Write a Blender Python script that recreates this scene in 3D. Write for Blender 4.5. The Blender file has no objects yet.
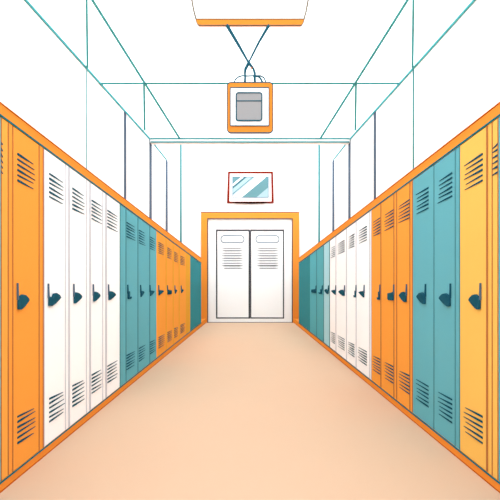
import bpy, bmesh, math, random
from mathutils import Vector
random.seed(4)
C = bpy.context.scene.collection
S = bpy.context.scene

# ------------------------------------------------------------------ camera
F = 350.0                      # focal length in pixels of a 500 px frame
CX, HY = 250.0, 286.5          # vanishing point in the photograph
EYE = 1.0
cam = bpy.data.cameras.new('camera')
cam.sensor_width = 36.0
cam.lens = 36.0 * F / 500.0
cam.shift_y = (HY - 250.0) / 500.0
cam.clip_start = 0.05
co = bpy.data.objects.new('camera', cam)
co.location = (0, 0, EYE)
co.rotation_euler = (math.radians(90), 0, 0)
C.objects.link(co)
S.camera = co

# ------------------------------------------------------------------ daylight: even bright overcast sky
w = bpy.data.worlds.new('overcast_sky')
w.use_nodes = True
w.node_tree.nodes['Background'].inputs[0].default_value = (0.93, 0.98, 1.0, 1)
w.node_tree.nodes['Background'].inputs[1].default_value = 2.0
S.world = w
S.view_settings.view_transform = 'Standard'
S.view_settings.look = 'None'
S.view_settings.gamma = 1.0
S.view_settings.use_curve_mapping = False
S.view_settings.exposure = 0.60
# added fill light, unseen above the raised bay, brightens the far end
al = bpy.data.lights.new('bay_fill', 'AREA'); al.shape = 'RECTANGLE'; al.size = 3.4; al.size_y = 2.2; al.energy = 50
ao = bpy.data.objects.new('bay_fill', al); ao.location = (0, 8.1, 5.0); ao.rotation_euler = (math.radians(12), 0, 0); C.objects.link(ao)


# ------------------------------------------------------------------ materials
def lin(c):
    c = c / 255.0
    return c / 12.92 if c <= 0.04045 else ((c + 0.055) / 1.055) ** 2.4
def mat(name, rgb, k=1.0, rough=0.9, noise=0.0):
    m = bpy.data.materials.new(name); m.use_nodes = True
    nt = m.node_tree; b = nt.nodes['Principled BSDF']
    base = tuple(min(0.97, lin(v) * k) for v in rgb)
    b.inputs['Roughness'].default_value = rough
    b.inputs['Specular IOR Level'].default_value = 0.0
    b.inputs['Base Color'].default_value = (*base, 1)
    if noise:
        tc = nt.nodes.new('ShaderNodeTexCoord')
        n = nt.nodes.new('ShaderNodeTexNoise'); n.inputs['Scale'].default_value = 2.2
        n.inputs['Detail'].default_value = 4
        nt.links.new(tc.outputs['Object'], n.inputs['Vector'])
        r = nt.nodes.new('ShaderNodeValToRGB')
        r.color_ramp.elements[0].position = 0.3; r.color_ramp.elements[1].position = 0.7
        r.color_ramp.elements[0].color = (*[v * (1 - noise) for v in base], 1)
        r.color_ramp.elements[1].color = (*base, 1)
        nt.links.new(n.outputs['Fac'], r.inputs['Fac'])
        nt.links.new(r.outputs['Color'], b.inputs['Base Color'])
    return m
K = 0.86
M = {
 'wall':   mat('wall_paint_white', (249,250,251)),
 'floor':  mat('floor_peach', (255,216,184), K*.71, noise=0.012),
 'orange': mat('locker_orange', (255,166,72), K, noise=0.012),
 'amber':  mat('filler_amber', (255,175,80), K),
 'band':   mat('trim_orange', (250,153,62), K, noise=0.02),
 'teal':   mat('locker_teal', (108,182,195), K, noise=0.015),
 'midteal':mat('locker_mid_teal', (98,180,192), K),
 'pale':   mat('locker_pale_teal', (176,224,236), K),
 'deep':   mat('end_panel_deep_teal', (66,144,152), K),
 'yellow': mat('locker_yellow', (255,198,100), K, noise=0.012),
 'gold':   mat('locker_gold', (240,168,62), K),
 'white':  mat('locker_white', (249,250,252)),
 'ink':    mat('dark_teal_metal', (34,86,104), K),
 'edge':   mat('teal_strip', (22,112,122), K),
 'line':   mat('wall_bar_teal_dimmed', (78,166,172), .62),  # grid teal darkened to offset the stronger light on walls and beam
 'cline':  mat('grid_teal_lifted', (78,166,172), 1.0),  # same teal kept lighter, as the ceiling bars are lit only from below
 'faint':  mat('faint_teal_bar', (160,208,212), .7),
 'slate':  mat('slate_grey_bar', (84,100,118), 1.0),
 'brown':  mat('brown_seam', (188,118,70), K),
 'rust':   mat('rust_bead', (200,98,30), K),
 'greyl':  mat('light_grey_seam', (200,200,208), 1.0),
 'tealseam': mat('teal_seam', (82,146,154), K),
 'doorln': mat('door_outline_grey', (92,94,102), .6),
 'slotln': mat('door_slot_blue_grey', (130,160,178), .55),
 'louv':   mat('door_louvre_grey', (165,170,178), .55),
 'red':    mat('picture_frame_red', (158,50,36), .5),
 'black':  mat('black_shelf', (25,22,22), K),
 'p_lt':   mat('picture_light_blue', (190,222,232), .56),
 'p_teal': mat('picture_teal', (128,182,192), .47),
 'p_dark': mat('picture_dark_teal', (92,150,165), .45),
 'sign':   mat('sign_orange_dimmed', (255,158,64), K*.74),  # same orange, darkened to offset the stronger light up there
 'grey':   mat('panel_grey', (190,193,197), K*.61),
 'olive':  mat('lamp_edge_brown', (120,110,95), K),
}
# white ceiling made translucent to let light from the sky into the corridor
m = bpy.data.materials.new('translucent_ceiling_sheet'); m.use_nodes = True
nt = m.node_tree; nt.nodes.remove(nt.nodes['Principled BSDF'])
tr = nt.nodes.new('ShaderNodeBsdfTranslucent'); tr.inputs[0].default_value = (0.97,0.97,0.97,1)
df = nt.nodes.new('ShaderNodeBsdfDiffuse'); df.inputs[0].default_value = (0.97,0.97,0.97,1)
mx = nt.nodes.new('ShaderNodeMixShader'); mx.inputs[0].default_value = 0.08
nt.links.new(tr.outputs[0], mx.inputs[1]); nt.links.new(df.outputs[0], mx.inputs[2])
nt.links.new(mx.outputs[0], nt.nodes['Material Output'].inputs['Surface'])
M['sheet'] = m

# ------------------------------------------------------------------ helpers
def obj(name, bm, ms, parent=None, bevel=0):
    bmesh.ops.recalc_face_normals(bm, faces=bm.faces)
    me = bpy.data.meshes.new(name); bm.to_mesh(me); bm.free()
    for q in (ms if isinstance(ms, (list, tuple)) else [ms]): me.materials.append(q)
    o = bpy.data.objects.new(name, me); C.objects.link(o)
    if parent:
        o.parent = parent
        if True:
            p = parent; off = Vector((0,0,0))
            while p: off += p.location; p = p.parent
            for v in me.vertices: v.co -= off
    if bevel:
        b = o.modifiers.new('bevel', 'BEVEL'); b.width = bevel; b.segments = 2; b.limit_method = 'ANGLE'
    return o
def thing(name, label, cat, loc, group=None):
    o = bpy.data.objects.new(name, None); C.objects.link(o); o.location = loc
    o['label'] = label; o['category'] = cat
    if group: o['group'] = group
    return o
def tag(o, label, cat, group=None):
    o['label'] = label; o['category'] = cat
    if group: o['group'] = group
    return o
def struct(name, bm, m, label=None, cat='room'):
    o = obj(name, bm, m); o['kind'] = 'structure'
    if label: o['label'] = label; o['category'] = cat
    return o
def hexa(bm, p):            # p: 8 points, bottom ring then top ring
    v = [bm.verts.new(q) for q in p]
    for f in ((0,1,2,3),(4,5,6,7),(0,1,5,4),(1,2,6,5),(2,3,7,6),(3,0,4,7)): bm.faces.new([v[i] for i in f])
def box(bm, a, b):
    x0,y0,z0 = a; x1,y1,z1 = b
    hexa(bm, [(x0,y0,z0),(x1,y0,z0),(x1,y1,z0),(x0,y1,z0),(x0,y0,z1),(x1,y0,z1),(x1,y1,z1),(x0,y1,z1)])
def extrude_poly(bm, front, back, mi=0):
    a = [bm.verts.new(p) for p in front]; b = [bm.verts.new(p) for p in back]
    n = len(a); fs = [bm.faces.new(a), bm.faces.new(b[::-1])]
    for i in range(n): fs.append(bm.faces.new((a[i], b[i], b[(i+1)%n], a[(i+1)%n])))
    for f in fs: f.material_index = mi
def tube(bm, pts, r, seg=8):
    pts = [Vector(p) for p in pts]; rings = []
    for i, p in enumerate(pts):
        t = (pts[min(i+1,len(pts)-1)] - pts[max(i-1,0)]).normalized()
        up = Vector((0,1,0)) if abs(t.y) < 0.9 else Vector((1,0,0))
        u = t.cross(up).normalized(); v = t.cross(u)
        rr = r[i] if isinstance(r,(list,tuple)) else r
        rings.append([bm.verts.new(p + rr*(math.cos(a)*u + math.sin(a)*v)) for a in [2*math.pi*k/seg for k in range(seg)]])
    for a, b in zip(rings, rings[1:]):
        for k in range(seg): bm.faces.new((a[k], a[(k+1)%seg], b[(k+1)%seg], b[k]))
    bm.faces.new(rings[0]); bm.faces.new(rings[-1][::-1])
def slab(bm, s, d0, d1, lo, hi, xi, xo):   # solid along a side wall; lo/hi: height as a function of depth; xi,xo distances from the axis
    f = lambda q, d: q(d) if callable(q) else q
    hexa(bm, [(s*xi,d0,f(lo,d0)),(s*xo,d0,f(lo,d0)),(s*xo,d1,f(lo,d1)),(s*xi,d1,f(lo,d1)),
              (s*xi,d0,f(hi,d0)),(s*xo,d0,f(hi,d0)),(s*xo,d1,f(hi,d1)),(s*xi,d1,f(hi,d1))])

# ------------------------------------------------------------------ dimensions
W   = 1.212                    # corridor axis to locker fronts
XW  = 1.95                     # corridor axis to side walls
XB  = 1.93                     # back of the lockers
DE  = 9.75                     # end wall
DL  = W*F/48.8                 # far end of the lockers
D0  = -2.0                     # near end of everything built
DB  = 6.8                      # ceiling beam
z_out = lambda d: 1.939 - 0.0264*d
z_in  = lambda d: 1.888 - 0.0364*d
z_bot = lambda d: 0.0365 + 0.0081*d
zc    = lambda d: 3.176 + 0.1043*d
dW = lambda x: W*F/abs(x-CX)   # depth on the locker plane of an image column
dX = lambda x: XW*F/abs(x-CX)

# ------------------------------------------------------------------ setting
bm = bmesh.new(); box(bm, (-2.1,D0,-0.1), (2.1,DE+0.1,0)); struct('floor', bm, M['floor'])
for s, n in ((-1,'wall_left'),(1,'wall_right')):
    bm = bmesh.new()
    slab(bm, s, D0, DB, 0, lambda d: zc(d)+0.03, XW, XW+0.1)
    slab(bm, s, DB, DE+0.1, 0, 5.12, XW, XW+0.1)
    struct(n, bm, M['wall'])
bm = bmesh.new(); box(bm, (-XW,DE,0), (XW,DE+0.1,5.12)); struct('wall_back', bm, M['wall'])
bm = bmesh.new()
v = [bm.verts.new(p) for p in ((-XW,D0,zc(D0)),(XW,D0,zc(D0)),(XW,DB,zc(DB)),(-XW,DB,zc(DB)))]; bm.faces.new(v)
v = [bm.verts.new(p) for p in ((-XW,DB+.12,5.12),(XW,DB+.12,5.12),(XW,DE,5.12),(-XW,DE,5.12))]; bm.faces.new(v)
struct('ceiling', bm, M['sheet'])
# cross beam where the lower ceiling stops
zb = EYE + (HY-142.3)/F*DB
bm = bmesh.new(); box(bm, (-XW,DB,zb), (XW,DB+.12,5.12)); struct('trim_1', bm, M['wall'])

tn = [1]
def trim(bm, m):
    tn[0] += 1; struct('trim_%d' % tn[0], bm, m)
def ceil_bar(p, q, m, wpx=1.3):
    wpx *= 1.25
    # flat bar under the sloping ceiling, between (x,d) p and q
    a = Vector((p[0],p[1],zc(p[1])-.002)); b = Vector((q[0],q[1],zc(q[1])-.002))
    t = (b-a).normalized(); n = Vector((0,-0.1043,1)).normalized(); u = t.cross(n).normalized()
    ha = wpx/F*max(a.y,1.6)/2; hb = wpx/F*max(b.y,1.6)/2
    sa = 1.0; 
    if abs(t.x) > 0.9:   # cross bars are foreshortened along the view
        sa = 1.8
    bm = bmesh.new()
    hexa(bm, [a-u*ha*sa-n*.008, a+u*ha*sa-n*.008, b+u*hb*sa-n*.008, b-u*hb*sa-n*.008, a-u*ha*sa, a+u*ha*sa, b+u*hb*sa, b-u*hb*sa])
    trim(bm, m)
DC = 2.176*F/167
for s in (-1,1):
    # wall/ceiling corner bead
    bm = bmesh.new(); slab(bm, s, 0.5, DB, lambda d: zc(d)-.0048*max(d,1.6)-.004, lambda d: zc(d)-.003, XW-.016, XW-.001); trim(bm, M['cline'])
    ceil_bar((s*2.176/1.59, 0.5), (s*2.176/1.59, DB), M['cline'], 1.8)
    # diagonal bars in the ceiling
    def cpt(x,y):
        d = 2.176*F/(250-y); return ((x-CX)/F*d, d)
    a = cpt(CX+s*163.5, -6); b = cpt(CX+s*163.5, 67); ceil_bar((a[0],a[1]),(b[0]-s*.012,b[1]), M['cline'], 1.7)
    a = cpt(CX+s*106, 84); b = cpt(CX+s*106, 130); ceil_bar((a[0],a[1]),(b[0]-s*.012,b[1]), M['cline'], 1.7)
    # upright bars on the side walls
    for off, top, m, wp in ((163.7, 67, 'faint' if s<0 else 'line', 0.9), (125.12, 110, 'slate', 2.0), (99.6, 140, 'slate', 2.2), (83.5, 160, 'slate', 2.0)):
        d = XW*F/off; h = wp/F*d/ (XW/d) /2       # wall seen obliquely
        zt = min(EYE + (HY-top)/F*d, zc(d)-.01 if d<DB-.02 else 9)
        bm = bmesh.new(); box(bm, (s*(XW-.008), d-h, z_out(d)-.02), (s*(XW-.0005), d+h, zt)); trim(bm, M[m])
    # sloping rail between the last two uprights
    da, db = XW*F/99.0, XW*F/83.5
    za = EYE+(HY-140.5)/F*da; zz = EYE+(HY-160)/F*db
    lf = lambda d: za+(zz-za)*(d-da)/(db-da)
    bm = bmesh.new(); slab(bm, s, da, db, lambda d: lf(d)-.019, lambda d: lf(d)+.019, XW-.01, XW-.0005); trim(bm, M['line'])
    # corner of the end wall
    bm = bmesh.new(); box(bm, (s*(XW-.05), DE-.01, 1.4), (s*(XW-.001), DE-.0005, 5.05)); trim(bm, M['line'])
ceil_bar((-XW+.02, DC), (XW-.02, DC), M['cline'], 1.5)
for yy, wp in ((138.4,1.9),(142.1,1.5)):
    z = EYE+(HY-yy)/F*DB; h = wp/F*DB/2
    bm = bmesh.new(); box(bm, (-XW+.02,DB-.008,z-h), (XW-.02,DB-.0005,z+h)); trim(bm, M['line'])

# ------------------------------------------------------------------ plinths and top fascias of the locker rows
for s, side in ((-1,'left'),(1,'right')):
    r = thing('locker_plinth', 'low orange plinth under the %s row of lockers' % side, 'plinth', (s*1.5,4,0), 'orange plinths')
    bm = bmesh.new(); slab(bm, s, D0, DL, 0, z_bot, W, XB); slab(bm, s, DL+.0005, DE-.12, 0, z_bot, W, XB); obj('plinth_board', bm, M['band'], r)
    bm = bmesh.new(); slab(bm, s, D0+.01, DL, lambda d: z_bot(d)-.0020*max(d,1.6), z_bot, W-.004, W-.0003); obj('edge_strip', bm, M['edge'], r)
    bm = bmesh.new(); slab(bm, s, D0+.01, DE-.13, 0, lambda d: .0013*max(d,1.6), W-.004, W-.0003); obj('floor_bead', bm, M['rust'], r)
    r = thing('locker_fascia', 'orange fascia board running along the top of the %s lockers' % side, 'trim', (s*1.5,4,1.8), 'orange fascia boards')
    bm = bmesh.new(); slab(bm, s, D0, DL, z_in, z_out, W, XB); obj('fascia_board', bm, M['band'], r)
    bm = bmesh.new(); slab(bm, s, D0+.01, DL, z_in, lambda d: z_in(d)+.0024*max(d,1.6), W-.004, W-.0003); obj('edge_strip', bm, M['edge'], r)
    bm = bmesh.new(); slab(bm, s, D0+.01, DL, lambda d: z_out(d)-.0013*max(d,1.6), z_out, W-.004, W-.0003); obj('top_bead', bm, M['rust'], r)

# ------------------------------------------------------------------ lockers
def onw(s, x, y, out):        # image point on the locker plane -> place, `out` metres proud of it
    d = dW(x); return (s*(W-out), d, EYE + (HY-y)/F*d)
def locker(s, xn, xf, col, label, cat, stile=0.0, seam='brown', handle='leaf', vents=6, group=None, name='school_locker', vr=(.14,.80), near_stile=0.0, hx=(.14,.52)):
    """xn / xf: image columns (as offsets from the corridor axis) of the near and far edge"""
    dn, df = W*F/xn, W*F/xf
    dn += .0002; df -= .0002
    m = M[col]
    r = thing(name, label, cat, (s*(W+XB)/2, (dn+df)/2, z_bot(dn)), group)
    bm = bmesh.new(); slab(bm, s, dn, df, lambda d: z_bot(d)+.001, lambda d: z_in(d)-.001, W+.012, XB); obj('body', bm, m, r)
    # face frame stile on the far side, door on the near side
    o_st = xf + stile; o_nr = xn - near_stile
    d_st = W*F/o_st; d_nr = W*F/o_nr
    if stile:
        bm = bmesh.new(); slab(bm, s, d_st+.0005, df, lambda d: z_bot(d)+.001, lambda d: z_in(d)-.001, W+.001, W+.0118); obj('face_stile', bm, m, r)
    if near_stile:
        bm = bmesh.new(); slab(bm, s, dn, d_nr-.0005, lambda d: z_bot(d)+.001, lambda d: z_in(d)-.001, W+.001, W+.0118); obj('face_stile', bm, m, r)
    a = dn if not near_stile else d_nr; b = d_st if stile else df
    bm = bmesh.new(); slab(bm, s, a+.0003, b-.0003, lambda d: z_bot(d)+.003, lambda d: z_in(d)-.003, W, W+.0116); dr = obj('door', bm, m, r)
    # coloured seam strips, thin lines standing in for shade in the door grooves
    if seam:
        for dd, on in ((a, True), (b, bool(stile)), (df, bool(stile)), (dn, bool(near_stile))):
            if not on: continue
            h = .5*0.8/F*dd*dd/W
            lo_, hi_ = (dd, dd+2*h) if dd in (a, dn) else (dd-2*h, dd)
            bm = bmesh.new(); slab(bm, s, lo_, hi_, lambda d: z_bot(d)+.004, lambda d: z_in(d)-.004, W-.002, W-.0003)
            obj('seam_strip', bm, M[seam], dr)
    # vent slots: pressed louvres that taper to one end
    L = b-a
    if vents:
        va, vb = a+L*vr[0], a+L*vr[1]
        for base, sp in ((z_in((a+b)/2)-.128, -.0275), (.322, -.0275))[:1 if name == 'filler_panel' else 2]:
            for k in range(vents):
                z = base + sp*k*(5/(vents-1))
                t = random.uniform(.0040,.0060); sh = random.uniform(-.06,.04)*L
                tl = random.uniform(-.006,.003) - (.005 if base > 1 else 0)
                p = [(va, z-t), (va+.25*(vb-va), z-t*1.05+tl*.3), (vb+sh, z-.0012+tl), (vb+sh, z+.0012+tl), (va+.25*(vb-va), z+t*1.05+tl*.3), (va+.01*L, z+t)]
                bm = bmesh.new(); extrude_poly(bm, [(s*(W-.004), y, q) for y,q in p], [(s*(W-.0002), y, q) for y,q in p]); obj('vent_slot', bm, M['ink'], dr)
    if handle:
        ha, hb = a+L*hx[0], a+L*hx[1]; H = hb-ha
        z1, z0 = .960, .883
        sh = {'leaf': [(0,.0),(0,.55),(.12,.85),(.35,.98),(.65,.92),(.9,.72),(1,.55),(.85,.4),(.6,.18),(.38,.02),(.2,-.06),(.08,-.05)],
              'drop': [(0,0),(0,.9),(.2,1),(.55,.93),(.9,.72),(1,.55),(.85,.4),(.5,.2),(.2,.04)],
              'hook': [(0,0),(0,.75),(.25,.62),(.38,.95),(.6,1),(.85,.85),(1,.62),(.85,.45),(.5,.14),(.2,-.02)],
              'block':[(0,.0),(0,.95),(.3,.85),(.7,.8),(1,.75),(1,.1),(.85,-.02),(.2,-.02)],
              'tri':  [(0,0),(0,.9),(.6,.85),(1,.7),(.5,.3)],
              'slim': [(0,-.1),(0,.9),(.4,.9),(.4,.2),(1,.2),(.8,-.1)]}[handle]
        P = [(ha+u*H, z0+v*(z1-z0)) for u,v in sh]
        bm = bmesh.new(); extrude_poly(bm, [(s*(W-.016), y, q) for y,q in P], [(s*(W-.0004), y, q) for y,q in P])
        hd = obj('handle', bm, M['ink'], dr, bevel=.003)
        pw = .5*.7/F*ha*ha/W
        bm = bmesh.new(); hexa(bm, [(s*(W-.010),ha-pw,.93),(s*(W-.001),ha-pw,.93),(s*(W-.001),ha+pw*1.6,.93),(s*(W-.010),ha+pw*1.6,.93),
                                    (s*(W-.010),ha-pw,1.018),(s*(W-.001),ha-pw,1.018),(s*(W-.001),ha+pw*.2,1.018),(s*(W-.010),ha+pw*.2,1.018)])
        obj('latch_bar', bm, M['slate' if col in ('white','yellow','orange') else 'ink'], hd)
    return r

L_ = lambda x: 250-x
R_ = lambda x: x-250
# left row, from the camera to the end of the corridor
locker(-1, L_(-60), L_(0.7), 'teal', 'teal locker cut by the left edge of the photo, before the narrow amber panel', 'locker', seam='tealseam', handle=None)
t = locker(-1, L_(0.7), L_(7.7), 'amber', 'narrow amber filler panel at the left edge, beside the nearest orange locker', 'panel', seam='brown', handle=None, vents=6, vr=(.02,.24), name='filler_panel')
locker(-1, L_(7.7), L_(43.6), 'orange', 'nearest and widest orange locker on the left, next to the first white one', 'locker', stile=4.2, near_stile=4.6, handle='leaf', hx=(.15,.52), vr=(.16,.78), group='orange lockers')
locker(-1, L_(43.6), L_(69), 'white', 'white locker on the left directly beside the wide orange locker, widest of the white ones', 'locker', stile=3.3, seam='greyl', handle='hook', hx=(.17,.68), vr=(.22,.90), group='white lockers on the left')
locker(-1, L_(69), L_(90), 'white', 'second white locker in the left row, counting from the wide orange locker', 'locker', stile=3.3, seam='greyl', handle='drop', hx=(.22,.62), vr=(.16,.82), group='white lockers on the left')
locker(-1, L_(90), L_(106), 'white', 'third white locker in the left row, between two white ones, second from the teal lockers', 'locker', stile=3, seam='greyl', handle='drop', hx=(.2,.66), vr=(.1,.86), group='white lockers on the left')
locker(-1, L_(106), L_(119.6), 'white', 'narrow white locker in the left row touching the teal lockers', 'locker', seam='greyl', handle='drop', hx=(.14,.6), vr=(.08,.8), group='white lockers on the left')
locker(-1, L_(119.6), L_(137.5), 'teal', 'widest teal locker of the left row, beside the last white one', 'locker', near_stile=6, seam='tealseam', handle='slim', hx=(.14,.4), vr=(.06,.74), group='teal lockers on the left')
locker(-1, L_(137.5), L_(149.3), 'teal', 'middle one of three teal lockers in the left row', 'locker', seam='tealseam', handle='tri', hx=(.22,.48), vr=(.1,.6), group='teal lockers on the left')
locker(-1, L_(149.3), L_(156.4), 'teal', 'slim teal locker in the left row touching the far orange lockers', 'locker', seam='tealseam', handle='tri', hx=(.05,.62), vr=(.06,.8), group='teal lockers on the left')
fo = ['far orange locker on the left touching the slim teal locker', 'second far orange locker on the left, with a blocky handle',
      'third far orange locker on the left, with a small triangular handle', 'last orange locker on the left, beside the gold panel']
for i, (x0, x1, hk) in enumerate(((156.4,165.8,'tri'),(165.8,172.8,'block'),(172.8,178.8,'tri'),(178.8,185.8,'tri'))):
    locker(-1, L_(x0), L_(x1), 'orange', fo[i], 'locker', seam='amberseam' if 0 else None if i == 0 else 'gold', handle=hk, hx=(.2,.72) if i<2 else (.3,.6), vr=(.2,.85), group='far orange lockers on the left')
locker(-1, L_(185.8), L_(190.2), 'gold', 'narrow gold panel between the last orange locker and the deep teal end panel', 'panel', seam=None, handle=None, vents=0, name='filler_panel')
locker(-1, L_(190.2), L_(201.2), 'deep', 'deep teal end panel of the left row, beside the orange door frame', 'panel', seam=None, handle=None, vents=0, name='end_panel', group='deep teal end panels')
# right row
locker(1, R_(560), R_(498.6), 'teal', 'teal locker cut by the right edge of the photo', 'locker', seam='tealseam', handle=None)
locker(1, R_(498.6), R_(487.2), 'yellow', 'narrow yellow filler panel at the right edge of the photo', 'panel', seam='brown', stile=4.8, handle=None, vents=6, vr=(.06,.9), name='filler_panel')
locker(1, R_(487.2), R_(460.2), 'yellow', 'wide yellow locker in the right row', 'locker', seam='brown', handle='leaf', hx=(.2,.58), vr=(.14,.8))
locker(1, R_(460.2), R_(434.4), 'teal', 'wider teal locker on the right, beside the yellow locker', 'locker', near_stile=4.4, seam='tealseam', handle='leaf', hx=(.2,.68), vr=(.14,.78), group='teal lockers on the right')
locker(1, R_(434.4), R_(413), 'teal', 'teal locker on the right, beside the near orange locker', 'locker', seam='tealseam', handle='leaf', hx=(.36,.74), vr=(.24,.8), group='teal lockers on the right')
locker(1, R_(413), R_(397.2), 'orange', 'widest orange locker on the right, touching the teal lockers', 'locker', near_stile=2.6, seam='brown', handle='leaf', hx=(.24,.74), vr=(.02,.84), group='orange lockers on the right')
locker(1, R_(397.2), R_(381.4), 'orange', 'middle orange locker of the right row, with a blocky handle', 'locker', near_stile=2.8, seam='brown', handle='block', hx=(.01,.4), vr=(.04,.72), group='orange lockers on the right')
locker(1, R_(381.4), R_(371.6), 'orange', 'narrow orange locker on the right, touching the white lockers', 'locker', seam='brown', handle='slim', hx=(.1,.32), vr=(.1,.84), group='orange lockers on the right')
wl = ['widest white locker on the right, touching the narrow orange locker', 'second white locker on the right, with a sliver of a handle',
      'third white locker on the right, with a round drop handle', 'narrowest white locker on the right, touching the pale teal locker']
for i, (x0, x1, hk, hx, st) in enumerate(((371.6,356.6,'tri',(.38,.76),1.6),(356.6,347,'slim',(.02,.2),0),(347,336.4,'leaf',(.18,.7),0),(336.4,330,'tri',(.05,.72),0))):
    locker(1, R_(x0), R_(x1), 'white', wl[i], 'locker', near_stile=st, seam='greyl', handle=hk, hx=hx, vr=(.2,.84), group='white lockers on the right')
locker(1, R_(330), R_(324), 'pale', 'pale teal locker on the right beside the narrowest white locker', 'locker', seam='tealseam', handle='hook', hx=(.2,.8), vents=0)
locker(1, R_(324), R_(317), 'midteal', 'far teal locker on the right, beside the pale teal one', 'locker', seam='tealseam', handle='slim', hx=(.2,.7), vents=0, group='far teal lockers on the right')
locker(1, R_(317), R_(310), 'midteal', 'last teal locker on the right, beside the deep teal end panel', 'locker', seam='tealseam', handle='block', hx=(.1,.7), vents=0, group='far teal lockers on the right')
locker(1, R_(310), R_(298.8), 'deep', 'deep teal end panel of the right row, beside the orange door frame', 'panel', seam=None, handle=None, vents=0, name='end_panel', group='deep teal end panels')

# ------------------------------------------------------------------ end wall: door and picture
def at(x, y, d): return ((x-CX)/F*d, d, EYE+(HY-y)/F*d)
def rect(bm, x0, y0, x1, y1, d, t, mi=0):     # image rectangle standing at depth d, t thick away from the camera
    a = at(x0,y0,d); b = at(x1,y1,d)
    n = len(bm.faces); box(bm, (a[0],d,max(b[2],0.0005)), (b[0],d+t,a[2]))
    bm.faces.ensure_lookup_table()
    for f in bm.faces[n:]: f.material_index = mi
DF = DE-.10
door = bpy.data.objects.new('door_1', None); C.objects.link(door); door.location = (0,DE-.1,0)
door['kind'] = 'structure'; door['label'] = 'white double door in an orange frame at the end of the corridor'; door['category'] = 'door'
bm = bmesh.new(); rect(bm,201,212.2,207.6,324,DF,.099); rect(bm,292.4,212.2,299.2,324,DF,.099); rect(bm,207.6,212.2,292.4,218.6,DF,.099)
# clear of the side rows: trim the posts to stand between them and the wall
obj('door_frame', bm, M['band'], door)
bm = bmesh.new(); rect(bm,200.6,211.7,299.6,212.5,DF-.005,.02); rect(bm,207.4,218.2,292.6,219.0,DF-.005,.02)
rect(bm,207.2,218.6,208.1,322.6,DF-.005,.02); rect(bm,291.9,218.6,292.8,322.6,DF-.005,.02)
obj('frame_bead', bm, M['doorln'], door)
bm = bmesh.new(); rect(bm,207.7,218.7,215.8,330,DF+.04,.059); rect(bm,284.2,218.7,292.3,330,DF+.04,.059); rect(bm,215.8,218.7,284.2,229.6,DF+.04,.059); rect(bm,215.8,318.6,284.2,330,DF+.04,.059)
obj('jamb', bm, M['white'], door)
bm = bmesh.new(); rect(bm,208,322.0,292,322.8,DF+.03,.009)
obj('threshold', bm, M['louv'], door)
def outline(bm, pts, hw, d, t):    # closed ribbon in a plane facing the camera
    n = len(pts)
    outp, inp = [], []
    for i in range(n):
        a = Vector(pts[i-1]); b = Vector(pts[i]); c = Vector(pts[(i+1)%n])
        tt = (c-a).normalized(); nn = Vector((-tt.y, tt.x))
        outp.append(b+nn*hw); inp.append(b-nn*hw)
    for i in range(n):
        j = (i+1)%n
        q = [outp[i], outp[j], inp[j], inp[i]]
        extrude_poly(bm, [at(p.x,p.y,d) for p in q], [at(p.x,p.y,d+t)[:1]+(d+t,)+at(p.x,p.y,d)[2:] for p in q])
def rrect(x0,y0,x1,y1,r,k=5):
    P = []
    for cx,cy,a0 in ((x1-r,y0+r,-90),(x1-r,y1-r,0),(x0+r,y1-r,90),(x0+r,y0+r,180)):
        for i in range(k+1):
            a = math.radians(a0+90*i/k); P.append((cx+r*math.cos(a), cy+r*math.sin(a)))
    return P
for x0, x1, sx, px in ((216.4,249.6,(221,243.5),(221,244)),(250.6,283.8,(256.3,279),(256,279))):
    bm = bmesh.new(); rect(bm,x0,230.2,x1,318.2,DF+.05,.049); lf = obj('door_leaf', bm, M['white'], door)
    bm = bmesh.new()
    xo = x0 if x0 < 240 else x1
    if x0 < 240: rect(bm,x0-.3,230,x0+.9,318.2,DF+.04,.009); rect(bm,x1-1.0,230,x1+.4,318.2,DF+.04,.009)
    else: rect(bm,x1-.9,230,x1+.3,318.2,DF+.04,.009); rect(bm,x0-.4,230,x0+.6,318.2,DF+.04,.009)
    rect(bm,x0-.3,229.4,x1+.3,231.0,DF+.039,.010); rect(bm,x0-.3,317.4,x1+.3,318.6,DF+.039,.010)
    obj('leaf_edging', bm, M['doorln'], lf)
    bm = bmesh.new(); outline(bm, rrect(px[0],235.6,px[1],242.6,3.2), .45, DF+.042, .007); obj('pull_recess', bm, M['slotln'], lf)
    for k in range(9):
        y = 248.2 + k*2.5; e = 1.2 if k == 8 else 0
        hw = .5 if k in (1,3,4,7) else .38
        bm = bmesh.new()
        q = [(sx[0]+e*2,y),(sx[0]+4,y-hw),(sx[1]-4,y-hw),(sx[1],y),(sx[1]-4,y+hw),(sx[0]+4,y+hw)]
        extrude_poly(bm, [at(a,b,DF+.04) for a,b in q], [(at(a,b,DF+.04)[0],DF+.0495,at(a,b,DF+.04)[2]) for a,b in q])
        obj('vent_slot', bm, M['doorln' if k == 7 else 'louv'], lf)

# framed picture above the door
DP = DE-.05
pic = thing('framed_picture', 'small picture of slanted blue stripes in a red-brown frame above the door', 'picture', at(250,203,DE-.02))
def ring(bm, o, i, d, t):       # o/i: four image corners each
    for k in range(4):
        j = (k+1)%4; q = [o[k], o[j], i[j], i[k]]
        extrude_poly(bm, [at(a,b,d) for a,b in q], [(at(a,b,d)[0],d+t,at(a,b,d)[2]) for a,b in q])
O = [(228.0,171.4),(273.0,171.4),(273.8,202.8),(227.0,202.8)]
I = [(229.8,173.2),(271.2,173.2),(271.6,201.4),(229.4,201.4)]
bm = bmesh.new(); ring(bm, O, I, DP, .045); obj('frame', bm, M['red'], pic)
bm = bmesh.new(); q = I; extrude_poly(bm, [at(a,b,DP+.02) for a,b in q], [(at(a,b,DP+.02)[0],DP+.045,at(a,b,DP+.02)[2]) for a,b in q]); obj('mat_board', bm, M['white'], pic)
bm = bmesh.new(); q = [(230.5,202.0),(270,202.0),(264,203.3),(250,203.7),(236,203.3)]
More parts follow.
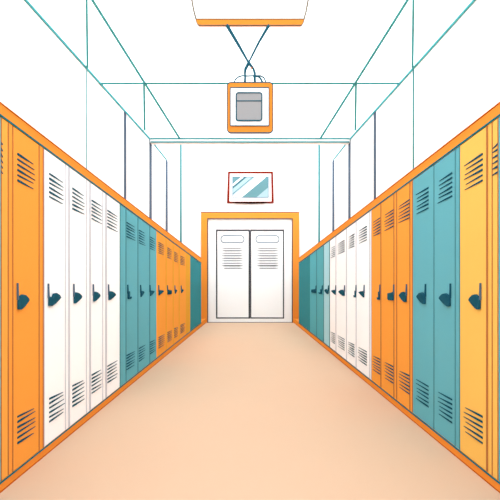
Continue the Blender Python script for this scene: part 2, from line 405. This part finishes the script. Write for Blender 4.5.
extrude_poly(bm, [at(a,b,DP-.004) for a,b in q], [(at(a,b,DP-.004)[0],DP-.0005,at(a,b,DP-.004)[2]) for a,b in q]); obj('bottom_lip', bm, M['black'], pic)
def clip(poly, k, c, keep_less):
    out = []; g = lambda p: (p[0]+k*p[1]-c)*(1 if keep_less else -1)
    for i in range(len(poly)):
        a, b = poly[i-1], poly[i]; ga, gb = g(a), g(b)
        if (ga <= 0) != (gb <= 0):
            t = ga/(ga-gb); out.append((a[0]+t*(b[0]-a[0]), a[1]+t*(b[1]-a[1])))
        if gb <= 0: out.append(b)
    return out
G = [(232.6,176.8),(268.4,176.8),(268.4,197.4),(232.6,197.4)]
k = 1.2; cc = lambda zx: 220+zx/8.33 + k*176.6
bands = [(cc(60),cc(180),1),(cc(180),cc(203),3),(cc(203),cc(228),2),(cc(228),cc(275),0),(cc(275),cc(283),2),(cc(283),cc(300),0),(cc(300),cc(388),3),(cc(388),cc(510),1),(cc(510),cc(900),0)]
bm = bmesh.new()
for lo, hi, mi in bands:
    p = clip(clip(G, k, hi, True), k, lo, False)
    if len(p) > 2: extrude_poly(bm, [at(a,b,DP+.016) for a,b in p], [(at(a,b,DP+.016)[0],DP+.0195,at(a,b,DP+.016)[2]) for a,b in p], mi)
g = obj('striped_print', bm, [M['p_lt'],M['p_teal'],M['p_dark'],M['white']], pic)
bm = bmesh.new(); ring(bm, [(232.2,176.4),(268.8,176.4),(268.8,197.8),(232.2,197.8)], [(232.8,177.1),(268.2,177.1),(268.2,197.2),(232.8,197.2)], DP+.012, .0078); obj('print_edge', bm, M['slotln'], pic)

# ------------------------------------------------------------------ hanging lamp
D = 3.0
lamp = thing('ceiling_lamp', 'wide white ceiling lamp with an orange rim at the top of the photo', 'lamp', at(250,25,D))
def wedge(bm, pts, back_up, t):
    front = [at(a,b,D) for a,b in pts]
    zb_ = min(p[2] for p in front); zt_ = max(p[2] for p in front)
    back = [(p[0]*.97, D+t, p[2]+ (zt_-p[2])/(zt_-zb_+1e-6)*back_up) for p in front]
    extrude_poly(bm, front, back)
top_y = HY-(zc(D)-.004-EYE)*F/D
bm = bmesh.new(); wedge(bm, [(191.2,top_y),(308.8,top_y),(307.8,0),(306.2,10),(303.8,20),(303,22),(197,22),(196.2,20),(193.8,10),(192.2,0)], .17, .2)
obj('lamp_shade', bm, M['white'], lamp)
bm = bmesh.new()
q = [(195.6,19.2),(304.4,19.2),(302.6,23.8),(301.0,25.2),(199.0,25.2),(197.4,23.8)]
extrude_poly(bm, [at(a,b,D-.012) for a,b in q], [(at(a,b,D)[0],D+.02,at(a,b,D)[2]) for a,b in q]); obj('rim', bm, M['sign'], lamp)
bm = bmesh.new()
for sg in (-1,1):
    tube(bm, [at(250+sg*a,b,D-.006) for a,b in ((58.6,-2),(57.4,5),(56,12),(54,19.5),(53,23),(51.5,25.2))], .0065)
obj('shade_edging', bm, M['olive'], lamp)
bm = bmesh.new(); tube(bm, [at(196,19,D-.012),at(304,19,D-.012)], .0045); tube(bm, [at(198.5,25.2,D-.012),at(301.5,25.2,D-.012)], .004)
obj('rim_bead', bm, M['olive'], lamp)

# ------------------------------------------------------------------ sign hanging from the lamp
D = 2.985
sg = thing('hanging_sign', 'square orange-framed sign with a grey panel, hung below the lamp by crossed cords', 'sign', at(250,132,D))
def plate(pts, d, t, name, m, par):
    bm = bmesh.new(); extrude_poly(bm, [at(a,b,d) for a,b in pts], [(at(a,b,d)[0],d+t,at(a,b,d)[2]) for a,b in pts]); return obj(name, bm, m, par)
fr = plate(rrect(227.3,82.4,272.8,132.4,3.6), D, .03, 'frame', M['sign'], sg)
bm = bmesh.new(); outline(bm, rrect(227.2,82.2,272.9,132.6,3.7), .42, D-.003, .012); outline(bm, rrect(230.3,87.4,268.9,125.6,.8,2), .38, D-.008, .004); obj('frame_edging', bm, M['ink'], fr)
pn = plate([(230.3,87.4),(268.9,87.4),(268.9,125.6),(230.3,125.6)], D-.004, .0038, 'face', M['white'], sg)
gp = plate(rrect(236.2,92.6,261.9,120.4,2.2), D-.010, .0058, 'grey_panel', M['grey'], sg)
bm = bmesh.new(); outline(bm, rrect(236.2,92.6,261.9,120.4,2.2), .6, D-.013, .006); rect(bm,236.4,100.3,261.8,101.3,D-.0125,.0024); obj('panel_outline', bm, M['ink'], gp)
H = lambda pts, r, name='carry_loop': None
def loop(pts, r, name, par=sg):
    bm = bmesh.new(); tube(bm, [at(a,b,D+.012) for a,b in pts], [q*1.25+.0012 for q in r] if isinstance(r, list) else r*1.25+.0012); return obj(name, bm, M['ink'], par)
loop([(227,25.4),(238,44),(248.6,62.6)], [.011,.0095,.006], 'cord')
loop([(268.8,25.4),(259,42),(248.8,62.2)], [.010,.007,.005], 'cord')
loop([(248.7,61.5),(247.6,65),(245.4,69.2),(244.9,73),(245.2,77),(244.8,82.6)], [.006,.010,.009,.007,.006,.008], 'hanger_hook')
loop([(248.7,61.5),(250.4,65),(253.6,69.2),(254.7,73),(254.6,77),(255.0,82.6)], [.006,.009,.007,.008,.008,.007], 'hanger_hook')
loop([(234.0,82.6),(235.5,79.4),(238.6,76.8),(242,75.8),(248,76),(254,75.8)], .0038, 'carry_loop')
loop([(254.6,76),(258.2,76.4),(260.6,78.4),(262.6,82.6)], .006, 'carry_loop')
loop([(255,75.9),(260.5,75.8),(263.8,77.6),(266.2,82.6)], .004, 'carry_loop')
bm = bmesh.new(); bmesh.ops.create_uvsphere(bm, u_segments=10, v_segments=8, radius=.008)
c = Vector(at(251.4,68,D)); 
for v in bm.verts: v.co += c
obj('rivet', bm, M['brown'], sg)
